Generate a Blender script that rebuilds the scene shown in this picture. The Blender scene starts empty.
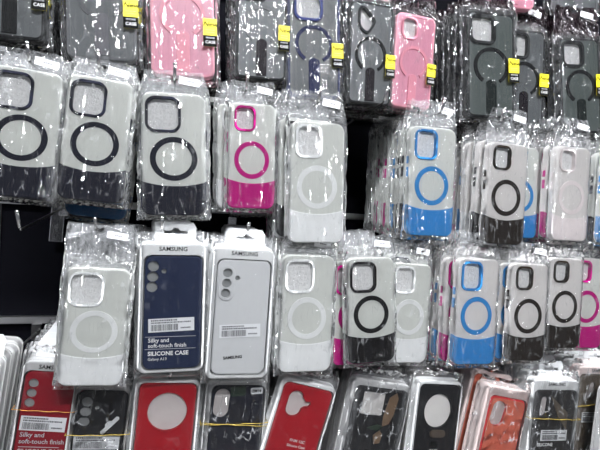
import bpy, bmesh, math, random
from mathutils import Vector, Matrix, noise, geometry

random.seed(7)
SC = bpy.context.scene
COL = SC.collection
PI = math.pi

# ------------------------------------------------------------------ camera
F = 455.0
YAW, ROLL = math.radians(14.3), math.radians(2.4)
CAM = Vector((0.0, -0.587, 1.45))
fwd = Vector((math.sin(YAW), math.cos(YAW), 0)); rt0 = Vector((math.cos(YAW), -math.sin(YAW), 0)); up0 = Vector((0, 0, 1))
RT = rt0*math.cos(ROLL) + up0*math.sin(ROLL)
UP = up0*math.cos(ROLL) - rt0*math.sin(ROLL)
cd = bpy.data.cameras.new('camera'); cam = bpy.data.objects.new('camera', cd); COL.objects.link(cam)
m = Matrix((RT, UP, -fwd)).transposed().to_4x4(); m.translation = CAM
cam.matrix_world = m
cd.sensor_width = 36; cd.lens = F*36/600; cd.clip_start = 0.01
SC.camera = cam
def at(px, py, Y=0.0):
    d = RT*((px-300)/F) + UP*((225-py)/F) + fwd
    return CAM + d*((Y-CAM.y)/d.y)

# ------------------------------------------------------------------ materials
MATS = {}
def mat(name, col, rough=0.4, metal=0.0, coat=0.0, bump=None, mottle=0.0, alpha=1.0, trans=0.0, spec=0.5):
    if name in MATS: return MATS[name]
    M = bpy.data.materials.new(name); M.use_nodes = True
    nt = M.node_tree; p = nt.nodes['Principled BSDF']
    p.inputs['Base Color'].default_value = (*col, 1); p.inputs['Roughness'].default_value = rough
    p.inputs['Metallic'].default_value = metal; p.inputs['Coat Weight'].default_value = coat
    p.inputs['Coat Roughness'].default_value = 0.08
    p.inputs['Alpha'].default_value = alpha; p.inputs['Transmission Weight'].default_value = trans
    p.inputs['Specular IOR Level'].default_value = spec
    tc = nt.nodes.new('ShaderNodeTexCoord')
    nz = nt.nodes.new('ShaderNodeTexNoise'); nz.inputs['Scale'].default_value = 60 if not bump else bump[0]
    nz.inputs['Detail'].default_value = 4
    nt.links.new(tc.outputs['Object'], nz.inputs['Vector'])
    if mottle:
        mx = nt.nodes.new('ShaderNodeMix'); mx.data_type = 'RGBA'
        mx.inputs['A'].default_value = (*[c*(1-mottle) for c in col], 1)
        mx.inputs['B'].default_value = (*[min(1, c*(1+mottle)) for c in col], 1)
        nt.links.new(nz.outputs['Fac'], mx.inputs['Factor']); nt.links.new(mx.outputs['Result'], p.inputs['Base Color'])
    if bump:
        b = nt.nodes.new('ShaderNodeBump'); b.inputs['Strength'].default_value = bump[1]; b.inputs['Distance'].default_value = 0.001
        nt.links.new(nz.outputs['Fac'], b.inputs['Height']); nt.links.new(b.outputs['Normal'], p.inputs['Normal'])
    MATS[name] = M
    return M

def film(name, tint=(1, 1, 1), opaque=0.05, haze=(0.9, 0.92, 0.95), refl=1.0, rough=0.06, facet=(0.35, 1.25), edge=(0.072, 0.088), side=(0.031, 0.040), crease=1.0, loosehaze=0.05, streak=(330, 330, 24), fold=(95, 95, 26), foldhaze=0.14):
    """clear crinkled poly film: transparent + fresnel gloss; every little facet of the sheet leans its own way, more in the loose header and edges"""
    M = bpy.data.materials.new(name); M.use_nodes = True; nt = M.node_tree; N = nt.nodes; L = nt.links
    N.remove(N['Principled BSDF']); out = N['Material Output']
    def n(t, **k):
        q = N.new(t)
        for a, b in k.items(): setattr(q, a, b)
        return q
    def math_(op, a, b=None, c=None, clamp=False):
        q = n('ShaderNodeMath', operation=op, use_clamp=clamp)
        for s, v in zip(q.inputs, (a, b, c)):
            if v is None: continue
            if hasattr(v, 'links'): L.new(v, s)
            else: s.default_value = v
        return q.outputs[0]
    tc = n('ShaderNodeTexCoord'); oi = n('ShaderNodeObjectInfo'); sep = n('ShaderNodeSeparateXYZ'); L.new(tc.outputs['Object'], sep.inputs[0])
    def ramp(v, a, b):
        q = n('ShaderNodeMapRange', interpolation_type='SMOOTHSTEP'); L.new(v, q.inputs['Value']); q.inputs['From Min'].default_value = a; q.inputs['From Max'].default_value = b
        return q.outputs[0]
    loose = math_('MAXIMUM', ramp(sep.outputs['Z'], *edge), ramp(math_('ABSOLUTE', sep.outputs['X']), *side))
    off = math_('MULTIPLY', oi.outputs['Random'], 41.0)
    def coords(sc):
        mp = n('ShaderNodeMapping'); mp.inputs['Scale'].default_value = sc
        L.new(tc.outputs['Object'], mp.inputs['Vector']); L.new(off, mp.inputs['Location'])
        nz = n('ShaderNodeTexNoise'); nz.inputs['Scale'].default_value = 0.7; nz.inputs['Detail'].default_value = 3; L.new(mp.outputs[0], nz.inputs['Vector'])
        ad = n('ShaderNodeVectorMath', operation='MULTIPLY_ADD'); L.new(nz.outputs['Color'], ad.inputs[0]); ad.inputs[1].default_value = (1.6,)*3; L.new(mp.outputs[0], ad.inputs[2])
        return ad.outputs[0]
    def cells(sc, k):
        v = n('ShaderNodeTexVoronoi'); v.inputs['Scale'].default_value = 1; L.new(coords(sc), v.inputs['Vector'])
        s = n('ShaderNodeVectorMath', operation='SUBTRACT'); L.new(v.outputs['Color'], s.inputs[0]); s.inputs[1].default_value = (0.5, 0.5, 0.5)
        q = n('ShaderNodeVectorMath', operation='SCALE'); L.new(s.outputs[0], q.inputs[0]); L.new(k, q.inputs['Scale'])
        return q.outputs[0]
    k_face = math_('MULTIPLY_ADD', loose, facet[1]*0.6-facet[0], facet[0])
    k_hdr = math_('MULTIPLY', loose, facet[1])
    a = cells(streak, k_face); b = cells((260, 260, 150), k_hdr)
    geo = n('ShaderNodeNewGeometry')
    s1 = n('ShaderNodeVectorMath', operation='ADD'); L.new(geo.outputs['Normal'], s1.inputs[0]); L.new(a, s1.inputs[1])
    s2 = n('ShaderNodeVectorMath', operation='ADD'); L.new(s1.outputs[0], s2.inputs[0]); L.new(b, s2.inputs[1])
    s3 = n('ShaderNodeVectorMath', operation='NORMALIZE'); L.new(s2.outputs[0], s3.inputs[0])
    ve = n('ShaderNodeTexVoronoi', feature='DISTANCE_TO_EDGE'); ve.inputs['Scale'].default_value = 1; L.new(coords((70, 70, 16)), ve.inputs['Vector'])
    bp = n('ShaderNodeBump'); bp.inputs['Strength'].default_value = crease; bp.inputs['Distance'].default_value = 0.0012
    L.new(ramp(ve.outputs['Distance'], 0.0, 0.07), bp.inputs['Height']); L.new(s3.outputs[0], bp.inputs['Normal'])
    tr = n('ShaderNodeBsdfTransparent'); tr.inputs['Color'].default_value = (*tint, 1)
    gl = n('ShaderNodeBsdfGlossy'); gl.inputs['Roughness'].default_value = rough; gl.inputs['Color'].default_value = (1, 1, 1, 1)
    L.new(bp.outputs[0], gl.inputs['Normal'])
    df = n('ShaderNodeBsdfDiffuse'); df.inputs['Color'].default_value = (*haze, 1); L.new(bp.outputs[0], df.inputs['Normal'])
    m1 = n('ShaderNodeMixShader'); L.new(tr.outputs[0], m1.inputs[1]); L.new(df.outputs[0], m1.inputs[2])
    if opaque < 0.3:
        v2 = n('ShaderNodeTexVoronoi', feature='DISTANCE_TO_EDGE'); v2.inputs['Scale'].default_value = 1; L.new(coords(fold), v2.inputs['Vector'])
        nm = n('ShaderNodeTexNoise'); nm.inputs['Scale'].default_value = 70; L.new(tc.outputs['Object'], nm.inputs['Vector'])
        line = math_('MULTIPLY', math_('SUBTRACT', 1.0, ramp(v2.outputs['Distance'], 0.0, 0.055)), ramp(nm.outputs['Fac'], 0.48, 0.62))
        L.new(math_('MULTIPLY_ADD', line, foldhaze, math_('MULTIPLY_ADD', loose, loosehaze, opaque)), m1.inputs[0])
    else: m1.inputs[0].default_value = opaque
    fr = n('ShaderNodeFresnel'); fr.inputs['IOR'].default_value = 1.42
    m2 = n('ShaderNodeMixShader'); L.new(math_('MULTIPLY', fr.outputs[0], refl, clamp=True), m2.inputs[0])
    L.new(m1.outputs[0], m2.inputs[1]); L.new(gl.outputs[0], m2.inputs[2])
    L.new(m2.outputs[0], out.inputs['Surface'])
    MATS[name] = M
    return M

C2 = dict(
    navy=(0.012, 0.013, 0.025), black=(0.006, 0.005, 0.006), white=(0.82, 0.83, 0.83), magenta=(0.52, 0.006, 0.22),
    blue=(0.04, 0.26, 0.60), brown=(0.022, 0.016, 0.012), petrol=(0.012, 0.09, 0.22), pearl=(0.80, 0.74, 0.74))
for k, v in C2.items(): mat('tpu_'+k, v, 0.45, mottle=0.08, spec=0.12)
SHELL = mat('milky_polycarbonate', (0.67, 0.685, 0.65), 0.35, mottle=0.03, coat=0.3)
SHELLW = mat('milky_polycarbonate_warm', (0.71, 0.685, 0.67), 0.35, mottle=0.03, coat=0.3)
FOAM = mat('packing_foam', (0.84, 0.84, 0.83), 0.6, bump=(420, 1.0), mottle=0.38)
GREYBACK = mat('smoked_matte_back', (0.155, 0.168, 0.175), 0.45, mottle=0.05)
GREYG = mat('smoked_matte_back_green', (0.115, 0.140, 0.132), 0.45, mottle=0.05)
PINKBACK = mat('pink_matte_back', (0.80, 0.38, 0.50), 0.35, mottle=0.05)
mat('bumper_black', (0.008, 0.009, 0.010), 0.45, spec=0.15); mat('bumper_navy', (0.014, 0.022, 0.10), 0.45, spec=0.2)
mat('bumper_pink', (0.90, 0.40, 0.50), 0.4, coat=0.2); mat('bumper_grey', (0.13, 0.135, 0.145), 0.4)
mat('strip_plum', (0.016, 0.010, 0.016), 0.45, spec=0.15); mat('strip_green', (0.012, 0.020, 0.018), 0.45, spec=0.15); mat('strip_lilac', (0.19, 0.19, 0.21), 0.3)
mat('yellow_paper', (0.80, 0.70, 0.01), 0.4); mat('black_ink', (0.004, 0.004, 0.004), 0.6, spec=0.08); mat('white_ink', (0.85, 0.85, 0.85), 0.4)
mat('paper', (0.80, 0.81, 0.83), 0.5); mat('grey_ink', (0.10, 0.10, 0.11), 0.5); mat('dim_ink', (0.55, 0.56, 0.60), 0.5)
CHROME = mat('chrome', (0.72, 0.72, 0.72), 0.18, metal=1.0)
DARKROD = mat('dark_steel_wire', (0.16, 0.16, 0.16), 0.3, metal=1.0)
mat('tray_white', (0.74, 0.75, 0.75), 0.25, coat=0.5, mottle=0.04); mat('tray_frost', (0.50, 0.50, 0.50), 0.22, coat=0.6, mottle=0.1)
mat('tray_smoke', (0.20, 0.195, 0.19), 0.22, coat=0.6, mottle=0.15)
mat('tray_rose', (0.62, 0.52, 0.50), 0.22, coat=0.6, mottle=0.1)
mat('card_white', (0.72, 0.73, 0.74), 0.45)
mat('sil_navy', (0.007, 0.016, 0.055), 0.55, spec=0.25, mottle=0.15, bump=(25, 0.3)); mat('sil_white', (0.58, 0.59, 0.60), 0.5)
mat('sil_red', (0.37, 0.002, 0.011), 0.45, spec=0.3, mottle=0.08); mat('sil_darkred', (0.25, 0.002, 0.012), 0.45, spec=0.3, mottle=0.08)
mat('sil_black', (0.007, 0.007, 0.009), 0.45, spec=0.25); mat('sil_ink', (0.008, 0.009, 0.02), 0.45, spec=0.25)
mat('sil_coral', (0.70, 0.17, 0.10), 0.4, mottle=0.15); mat('sil_coralrim', (0.75, 0.03, 0.035), 0.4)
mat('sil_taupe', (0.110, 0.088, 0.065), 0.45, mottle=0.3, spec=0.2); mat('sil_char', (0.022, 0.020, 0.020), 0.45, mottle=0.3, spec=0.2)
mat('hole_grey', (0.26, 0.27, 0.27), 0.35, mottle=0.15); mat('hole_light', (0.56, 0.52, 0.51), 0.4, mottle=0.12)
mat('hole_white', (0.72, 0.70, 0.68), 0.4, mottle=0.08); mat('slot_brown', (0.07, 0.05, 0.035), 0.4)
mat('rubber_yellow', (0.30, 0.21, 0.025), 0.5); mat('rubber_orange', (0.50, 0.22, 0.03), 0.5)
mat('kraft', (0.20, 0.125, 0.07), 0.5, mottle=0.3); mat('leaf', (0.010, 0.03, 0.014), 0.5)
BAG = film('clear_poly_bag', opaque=0.004, refl=1.2, loosehaze=0.085, facet=(0.66, 1.4))
BAG1 = film('clear_front_poly_bag', opaque=0.006, refl=1.2, loosehaze=0.04, facet=(0.24, 1.2), streak=(200, 200, 9), fold=(70, 70, 14), foldhaze=0.10)
BAGD = film('dark_back_poly_bag', opaque=0.80, haze=(0.022, 0.014, 0.018), refl=1.5, facet=(0.44, 1.3), streak=(220, 220, 9))
WRAP = film('shrink_wrap', opaque=0.004, refl=0.9, facet=(0.50, 0.9), streak=(200, 200, 16), fold=(40, 40, 18), foldhaze=0.02, crease=0.5)
WRAPH = film('hazy_wrap', opaque=0.008, refl=1.3, facet=(0.85, 1.1), streak=(190, 190, 30), fold=(60, 60, 30), foldhaze=0.30, crease=1.0)

# ------------------------------------------------------------------ mesh helpers
def arc_rr(w, h, r, n=7, inset=0.0, cx=0, cz=0, power=None):
    """CCW rounded rectangle in (x,z)"""
    w -= 2*inset; h -= 2*inset; r = max(r-inset, 0.0003)
    P = []
    for qx, qz, a0 in ((1, 1, 0), (-1, 1, 90), (-1, -1, 180), (1, -1, 270)):
        for i in range(n+1):
            a = math.radians(a0 + 90*i/n)
            P.append((cx + qx*(w/2-r) + r*math.cos(a), cz + qz*(h/2-r) + r*math.sin(a)))
    return P
def circ(r, cx=0, cz=0, n=40, ry=None, rot=0):
    ry = ry or r
    P = []
    for i in range(n):
        a = 2*PI*i/n; x, z = r*math.cos(a), ry*math.sin(a)
        P.append((cx + x*math.cos(rot)-z*math.sin(rot), cz + x*math.sin(rot)+z*math.cos(rot)))
    return P
def rotp(P, a, cx, cz):
    c, s = math.cos(a), math.sin(a)
    return [(cx+(x-cx)*c-(z-cz)*s, cz+(x-cx)*s+(z-cz)*c) for x, z in P]
def area(P): return 0.5*sum(P[i-1][0]*P[i][1]-P[i][0]*P[i-1][1] for i in range(len(P)))
def inset(P, d):
    n = len(P); R = []
    for i in range(n):
        a, b, c = Vector(P[i-1]), Vector(P[i]), Vector(P[(i+1) % n])
        e1 = (b-a); e2 = (c-b)
        n1 = Vector((-e1.y, e1.x)); n2 = Vector((-e2.y, e2.x))
        if n1.length > 1e-9: n1.normalize()
        if n2.length > 1e-9: n2.normalize()
        nn = n1+n2
        if nn.length < 1e-6: nn = n1
        nn.normalize()
        R.append(tuple(b + nn*d))
    return R
def inside(p, P):
    x, y = p; c = False
    for i in range(len(P)):
        x1, y1 = P[i-1]; x2, y2 = P[i]
        if (y1 > y) != (y2 > y) and x < (x2-x1)*(y-y1)/(y2-y1)+x1: c = not c
    return c
def slab(bm, outer, holes=(), y0=-0.001, y1=0.001, bev=0.0, seg=3):
    """plate in the XZ plane; front face at y0 (towards -y), back at y1; front outer rim rounded by bev"""
    if area(outer) < 0: outer = outer[::-1]
    holes = [h[::-1] if area(h) > 0 else h for h in holes]
    loops = []
    if bev > 0:
        for k in range(seg+1):
            a = PI/2*k/seg
            loops.append((inset(outer, bev*(1-math.sin(a))), y0+bev*(1-math.cos(a))))
    else: loops.append((outer, y0))
    loops.append((outer, y1))
    vl = [[bm.verts.new((x, y, z)) for x, z in P] for P, y in loops]
    n = len(outer)
    for a, b in zip(vl, vl[1:]):
        for i in range(n): bm.faces.new((a[i-1], a[i], b[i], b[i-1]))
    hf = [[bm.verts.new((x, y0, z)) for x, z in h] for h in holes]
    hb = [[bm.verts.new((x, y1, z)) for x, z in h] for h in holes]
    for a, b in zip(hf, hb):
        for i in range(len(a)): bm.faces.new((a[i-1], a[i], b[i], b[i-1]))
    for ring0, hs, P in ((vl[0], hf, loops[0][0]), (vl[-1], hb, outer)):
        vs = list(ring0); pts = [Vector(p) for p in P]; ed = [(i, (i+1) % n) for i in range(n)]
        for hv, h in zip(hs, holes):
            k = len(pts); pts += [Vector(p) for p in h]; vs += hv
            ed += [(k+i, k+(i+1) % len(h)) for i in range(len(h))]
        r = geometry.delaunay_2d_cdt(pts, ed, [], 0, 1e-7)
        for f in r[2]:
            c = sum((r[0][i] for i in f), Vector((0, 0)))/len(f)
            if not inside(c, P) or any(inside(c, h) for h in holes): continue
            try: bm.faces.new([vs[r[3][i][0]] for i in f])
            except Exception: pass
def box(bm, x0, x1, y0, y1, z0, z1):
    slab(bm, [(x0, z0), (x1, z0), (x1, z1), (x0, z1)], (), y0, y1)
def tube(bm, pts, r, n=8, closed=False):
    pts = [Vector(p) for p in pts]; rings = []; N = len(pts); prev = None
    for i, p in enumerate(pts):
        a = pts[i-1] if (i or closed) else p; b = pts[(i+1) % N] if (i < N-1 or closed) else p
        t = (b-a).normalized()
        if prev is None:
            ref = Vector((0, 0, 1)) if abs(t.z) < 0.9 else Vector((1, 0, 0)); s = t.cross(ref).normalized()
        else: s = (prev - t*prev.dot(t)).normalized()
        prev = s; q = t.cross(s)
        rings.append([bm.verts.new(p + (s*math.cos(2*PI*k/n)+q*math.sin(2*PI*k/n))*r) for k in range(n)])
    prs = list(zip(rings, rings[1:])) + ([(rings[-1], rings[0])] if closed else [])
    for a, b in prs:
        for k in range(n): bm.faces.new((a[k-1], a[k], b[k], b[k-1]))
    if not closed: bm.faces.new(rings[0]); bm.faces.new(rings[-1][::-1])
def mesh(name, bm, material, smooth=False):
    bmesh.ops.recalc_face_normals(bm, faces=bm.faces)
    me = bpy.data.meshes.new(name); bm.to_mesh(me); bm.free()
    if smooth:
        for p in me.polygons: p.use_smooth = True
    if material: me.materials.append(MATS[material] if isinstance(material, str) else material)
    return me
def ob(name, me, parent=None, material=None, loc=None):
    o = bpy.data.objects.new(name, me); COL.objects.link(o)
    if parent is not None: o.parent = parent
    if material is not None:
        s = o.material_slots[0]; s.link = 'OBJECT'; s.material = MATS[material] if isinstance(material, str) else material
    if loc is not None: o.location = loc
    return o
def tag(o, label, cat, group=None):
    o['label'] = label; o['category'] = cat
    if group: o['group'] = group
    return o
def struct(name, bm, m):
    o = ob(name, mesh(name, bm, m)); o['kind'] = 'structure'; return o

TXT = {}
def text_mesh(s, size, m, bold=0.0, align='CENTER', shear=0.0, sx=1.0):
    key = (s, round(size, 5), m, bold, align, shear, sx)
    if key in TXT: return TXT[key]
    c = bpy.data.curves.new('txt', 'FONT'); c.body = s; c.size = size; c.align_x = align; c.align_y = 'CENTER'; c.offset = bold; c.shear = shear
    c.resolution_u = 2
    t = bpy.data.objects.new('txt', c); COL.objects.link(t)
    me = bpy.data.meshes.new_from_object(t.evaluated_get(bpy.context.evaluated_depsgraph_get()))
    bpy.data.objects.remove(t); bpy.data.curves.remove(c)
    me.transform(Matrix.Rotation(PI/2, 4, 'X') @ Matrix.Diagonal((sx, 1, 1, 1)))
    me.materials.clear(); me.materials.append(MATS[m]); me.name = 'printed_text'
    TXT[key] = me
    return me

def sm(x): x = min(1, max(0, x)); return x*x*(3-2*x)
BAGS = {}
def bag_mesh(w, h, t, hdr, gather, seed, m=None, side=0.008, nx=26, nz=62, crumple=1.0, dark=False):
    """pouch: front and back sheets bulging over the case, flat header with folds running to the hook"""
    key = (w, h, t, round(hdr, 3), gather, seed, m and m.name, dark, crumple)
    if key in BAGS: return BAGS[key]
    bm = bmesh.new(); zb = -h/2-0.007; zt = h/2+hdr; zh = zt-0.009; so = seed*13.7
    grids = []
    for s in (-1, 1):
        G = []
        for j in range(nz+1):
            v = j/nz; z = zb + (zt-zb)*v
            up = max(0, (z-h/2)/hdr); hw = (w/2+side)*(1-(1-gather)*up)
            row = []
            for i in range(nx+1):
                u = -1+2*i/nx; x = u*hw
                a = sm((hw-abs(x))/0.0085); b = sm((z-zb)/0.006); c = 1-sm((z-h/2)/0.02)
                base = (t/2+0.0012)*a*b*c
                nv = noise.noise(Vector((x*55+so, z*30, s*3.1)))
                rid = abs(noise.noise(Vector((x*110+so, z*60, s*2.0+5))))
                loose = 1-a*b*c
                d = base + 0.0007*(1+nv)*a*b*c*crumple + 0.0012*rid*min(1, a*3)*crumple
                ang = math.atan2(x, max(0.004, zh-z)); rr = math.hypot(x, zh-z)
                fold = 0.0018*math.sin(ang*13+so+2*noise.noise(Vector((x*30, z*30, so))))*min(1, rr/0.03)*(1-c)
                cm = fold + 0.0045*noise.noise(Vector((x*40+so, z*32, 9)))*loose*crumple
                xx = x + 0.0022*noise.noise(Vector((so, z*55, u*2)))*loose
                zz = z + (0.004*noise.noise(Vector((x*60, so, 3))) if v > 0.98 else 0)
                row.append(bm.verts.new((xx, s*d + cm, zz)))
            G.append(row)
        grids.append(G)
    for g, G in enumerate(grids):
        for j in range(nz):
            for i in range(nx):
                c = [G[j][i], G[j][i+1], G[j+1][i+1], G[j+1][i]]
                mid = sum((q.co for q in c), Vector())/4
                if abs(mid.x) < 0.0042 and abs(mid.z-zh) < 0.0035: continue
                f = bm.faces.new(c if g == 0 else c[::-1])
                if dark and (g == 1 or mid.z > h/2+0.006): f.material_index = 1
    for j in range(nz):
        for i in (0, nx):
            f = bm.faces.new((grids[0][j][i], grids[0][j+1][i], grids[1][j+1][i], grids[1][j][i]))
            if dark: f.material_index = 1
    me = bpy.data.meshes.new('plastic_bag'); bm.to_mesh(me); bm.free()
    for p in me.polygons: p.use_smooth = True
    me.materials.append(m or BAG)
    if dark: me.materials.append(BAGD)
    BAGS[key] = me
    return me

def size_label(parent, x, z, y, rot, big=True, code='AP-06'):
    bm = bmesh.new(); slab(bm, arc_rr(0.026, 0.0095, 0.0008, 2), (), -0.0002, 0.0002)
    nf = len(bm.faces)
    for k in range(4): box(bm, -0.004+0.0026*k, -0.0024+0.0026*k, -0.0004, -0.0002, -0.0008, 0.0012)
    bm.faces.ensure_lookup_table()
    for f in bm.faces[nf:]: f.material_index = 1
    key = 'size_label'
    if key not in MESH: MESH[key] = mesh('size_label', bm, 'paper'); MESH[key].materials.append(MATS['grey_ink'])
    else: bm.free()
    o = ob('size_label', MESH[key], parent, loc=(x, y, z)); o.rotation_euler = (0.05, rot, 0.05)
    o['label'] = 'small white paper size label'
    return o
MESH = {}

# ------------------------------------------------------------------ the two-tone ring case
TW, TH, TT = 0.078, 0.160, 0.0105
def shared(key, fn):
    if key not in MESH: MESH[key] = fn()
    return MESH[key]
def cam_rect(variant):
    # (cx, cz, w, h, r) in case coordinates
    if variant == 'wide': return (-0.0130, 0.0510, 0.0430, 0.0470, 0.0125)
    if variant == 'tall': return (-0.0125, 0.0535, 0.0385, 0.0445, 0.0110)
    if variant == 'small': return (-0.0125, 0.0560, 0.0350, 0.0390, 0.0110)
def two_tone_meshes(v):
    cx, cz, w, h, r = cam_rect(v)
    outl = arc_rr(TW, TH, 0.0125, 8)
    def shell():
        bm = bmesh.new(); slab(bm, outl, [arc_rr(w-0.004, h-0.004, r-0.002, 6, 0, cx, cz)], -TT/2, TT/2, 0.0022); return mesh('case_shell', bm, SHELL)
    def camf():
        bm = bmesh.new(); slab(bm, arc_rr(w, h, r, 8, 0, cx, cz), [arc_rr(w-0.0066, h-0.0066, r-0.003, 8, 0, cx, cz)], -TT/2-0.0020, -TT/2+0.004, 0.0007, 2); return mesh('camera_frame', bm, 'tpu_black')
    def ring():
        bm = bmesh.new(); slab(bm, circ(0.0288, 0, -0.0065, 64), [circ(0.0218, 0, -0.0065, 64)], -TT/2-0.0007, -TT/2+0.001, 0.0003, 1); return mesh('magnet_ring', bm, 'tpu_black')
    def panel():
        W2 = TW/2+0.0003; ze, dip = -0.0355, 0.0060
        P = [(-W2 + 2*W2*i/24, ze - dip*(1-(-1+i/12)**2)) for i in range(25)][::-1]
        R = [p for p in arc_rr(TW+0.0006, TH+0.0006, 0.0128, 8) if p[1] < 0]
        bm = bmesh.new(); slab(bm, P + R, (), -TT/2-0.0004, TT/2-0.002, 0.0018); return mesh('color_panel', bm, 'tpu_black')
    def foam():
        bm = bmesh.new(); slab(bm, arc_rr(TW-0.006, TH-0.006, 0.010, 4), (), -TT/2+0.0040, -TT/2+0.0046); return mesh('foam_sheet', bm, FOAM)
    def btn(L):
        bm = bmesh.new(); slab(bm, arc_rr(0.0016, L, 0.0007, 3), (), -0.0024, 0.0024, 0.0004, 1); return mesh('side_button', bm, 'tpu_black')
    return dict(shell=shared('sh'+v, shell), cam=shared('cf'+v, camf), ring=shared('ring', ring), panel=shared('panel', panel), foam=shared('foam', foam),
                b1=shared('b1', lambda: btn(0.011)), b2=shared('b2', lambda: btn(0.015)))

def placed(name, loc, tilt, s=(1, 1, 1), rz=0.0):
    e = bpy.data.objects.new(name, None); e.empty_display_size = 0.01; COL.objects.link(e)
    e.location = loc; e.rotation_euler = (0, tilt, rz); e.scale = s
    return e
CNT = [0]
def two_tone(color, loc, tilt, s, label, cat='phone case', group=None, variant='wide', hdr=0.04, gather=0.8, seed=None, lab=True, rz=0, shell=SHELL, crumple=1.0):
    M = two_tone_meshes(variant); CNT[0] += 1; seed = CNT[0] % 5 if seed is None else seed
    r = placed('phone_case', loc, tilt, s, rz); tag(r, label, cat, group)
    sh = ob('case_shell', M['shell'], r, shell)
    ob('camera_frame', M['cam'], sh, 'tpu_'+color); ob('magnet_ring', M['ring'], sh, 'tpu_'+color); ob('color_panel', M['panel'], sh, 'tpu_'+color)
    for x, z, k in ((-TW/2-0.0004, 0.030, 'b1'), (-TW/2-0.0004, 0.012, 'b2'), (TW/2+0.0004, 0.026, 'b2')):
        ob('side_button', M[k], sh, 'tpu_'+color, (x, 0, z))
    ob('foam_sheet', M['foam'], r)
    bg = ob('plastic_bag', bag_mesh(TW, TH, TT, hdr, gather, seed, crumple=crumple, side=0.0055), r); bg['label'] = 'clear crinkled plastic bag'
    if lab:
        size_label(bg, 0.019, TH/2+hdr-0.014, -0.0045, 0.12)
    return r

# ------------------------------------------------------------------ the ring-stand case (top row)
SW, SH, ST = 0.080, 0.163, 0.012
def stand_meshes(v):
    if v == 'wide': cams = arc_rr(0.0440, 0.0450, 0.012, 8, 0, -0.0150, 0.0530); ci = arc_rr(0.0350, 0.0360, 0.008, 8, 0, -0.0150, 0.0530)
    elif v == 'low': cams = arc_rr(0.0440, 0.0420, 0.012, 8, 0, -0.0085, 0.0530); ci = arc_rr(0.0360, 0.0340, 0.009, 8, 0, -0.0085, 0.0530)
    elif v == 'pill': cams = arc_rr(0.0330, 0.0390, 0.012, 8, 0, -0.0135, 0.0560); ci = arc_rr(0.0270, 0.0330, 0.0095, 8, 0, -0.0135, 0.0560)
    else:
        def odd(d):
            base = [(-0.026, 0.066), (-0.022, 0.0735), (-0.013, 0.0735), (0.006, 0.055), (0.007, 0.048), (-0.004, 0.031), (-0.011, 0.029), (-0.022, 0.036), (-0.026, 0.042)][::-1]
            P = base
            for _ in range(3):
                Q = []
                for i in range(len(P)):
                    a, b = Vector(P[i-1]), Vector(P[i]); Q += [tuple(a*.75+b*.25), tuple(a*.25+b*.75)]
                P = Q
            if area(P) < 0: P = P[::-1]
            return inset(P, d) if d else P
        cams = odd(0); ci = odd(0.0042)
    outl = arc_rr(SW, SH, 0.011, 8)
    def frame():
        bm = bmesh.new(); slab(bm, outl, [arc_rr(SW-0.008, SH-0.008, 0.007, 8)], -ST/2, ST/2, 0.002); return mesh('bumper_frame', bm, 'bumper_black')
    def back():
        bm = bmesh.new(); slab(bm, arc_rr(SW-0.0078, SH-0.0078, 0.007, 8), [ci], -ST/2+0.0012, -ST/2+0.003); return mesh('back_panel', bm, GREYBACK)
    def camf():
        bm = bmesh.new(); slab(bm, cams, [ci], -ST/2-0.0022, -ST/2+0.004, 0.0008, 2); return mesh('camera_frame', bm, 'bumper_black')
    def ring():
        a0, a1 = math.radians(-58), math.radians(238); n = 60; cz = -0.002
        O = [(0.0288*math.cos(a0+(a1-a0)*i/n), cz+0.0288*math.sin(a0+(a1-a0)*i/n)) for i in range(n+1)]
        I = [(0.0236*math.cos(a0+(a1-a0)*i/n), cz+0.0236*math.sin(a0+(a1-a0)*i/n)) for i in range(n+1)][::-1]
        bm = bmesh.new(); slab(bm, O+I, (), -ST/2-0.0006, -ST/2+0.0014); return mesh('magnet_ring', bm, 'bumper_black')
    def kick():
        w = 0.0165; top = -0.0225; bot = -SH/2+0.006
        P = [(w/2, bot), (w/2, top-0.006)] + [(w/2*math.cos(PI*i/10), top-0.006+0.006*math.sin(PI*i/10)) for i in range(1, 10)] + [(-w/2, top-0.006), (-w/2, bot)]
        bm = bmesh.new(); slab(bm, P, (), -ST/2-0.0008, -ST/2+0.0014, 0.0004, 1); return mesh('kickstand', bm, 'bumper_black')
    def foam():
        bm = bmesh.new(); slab(bm, arc_rr(SW-0.010, SH-0.010, 0.007, 4), (), -ST/2+0.0042, -ST/2+0.0050); return mesh('foam_sheet', bm, FOAM)
    def hinge():
        bm = bmesh.new(); box(bm, -0.0078, 0.0078, -ST/2-0.0011, -ST/2-0.0008, -0.0325, -0.0318); return mesh('hinge_line', bm, 'bumper_grey')
    def stk():
        bm = bmesh.new(); slab(bm, [(0, -0.018), (0.0175, -0.018), (0.0175, 0.0185), (0, 0.0185)], (), -0.0002, 0.0002); return mesh('brand_sticker', bm, 'yellow_paper')
    def stkb():
        bm = bmesh.new(); box(bm, 0, 0.0175, -0.0005, -0.0002, -0.018, -0.0035)
        return mesh('sticker_band', bm, 'black_ink')
    def lines():
        bm = bmesh.new(); box(bm, 0.003, 0.015, -0.0005, -0.0002, 0.0032, 0.0040); box(bm, 0.003, 0.015, -0.0005, -0.0002, 0.0003, 0.0009); return mesh('sticker_lines', bm, 'grey_ink')
    return dict(frame=shared('s_frame', frame), back=shared('s_back'+v, back), cam=shared('s_cam'+v, camf), ring=shared('s_ring', ring), kick=shared('s_kick', kick),
                foam=shared('s_foam', foam), hinge=shared('s_hinge', hinge), stk=shared('s_stk', stk), stkb=shared('s_stkb', stkb), lines=shared('s_lines', lines))
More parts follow.
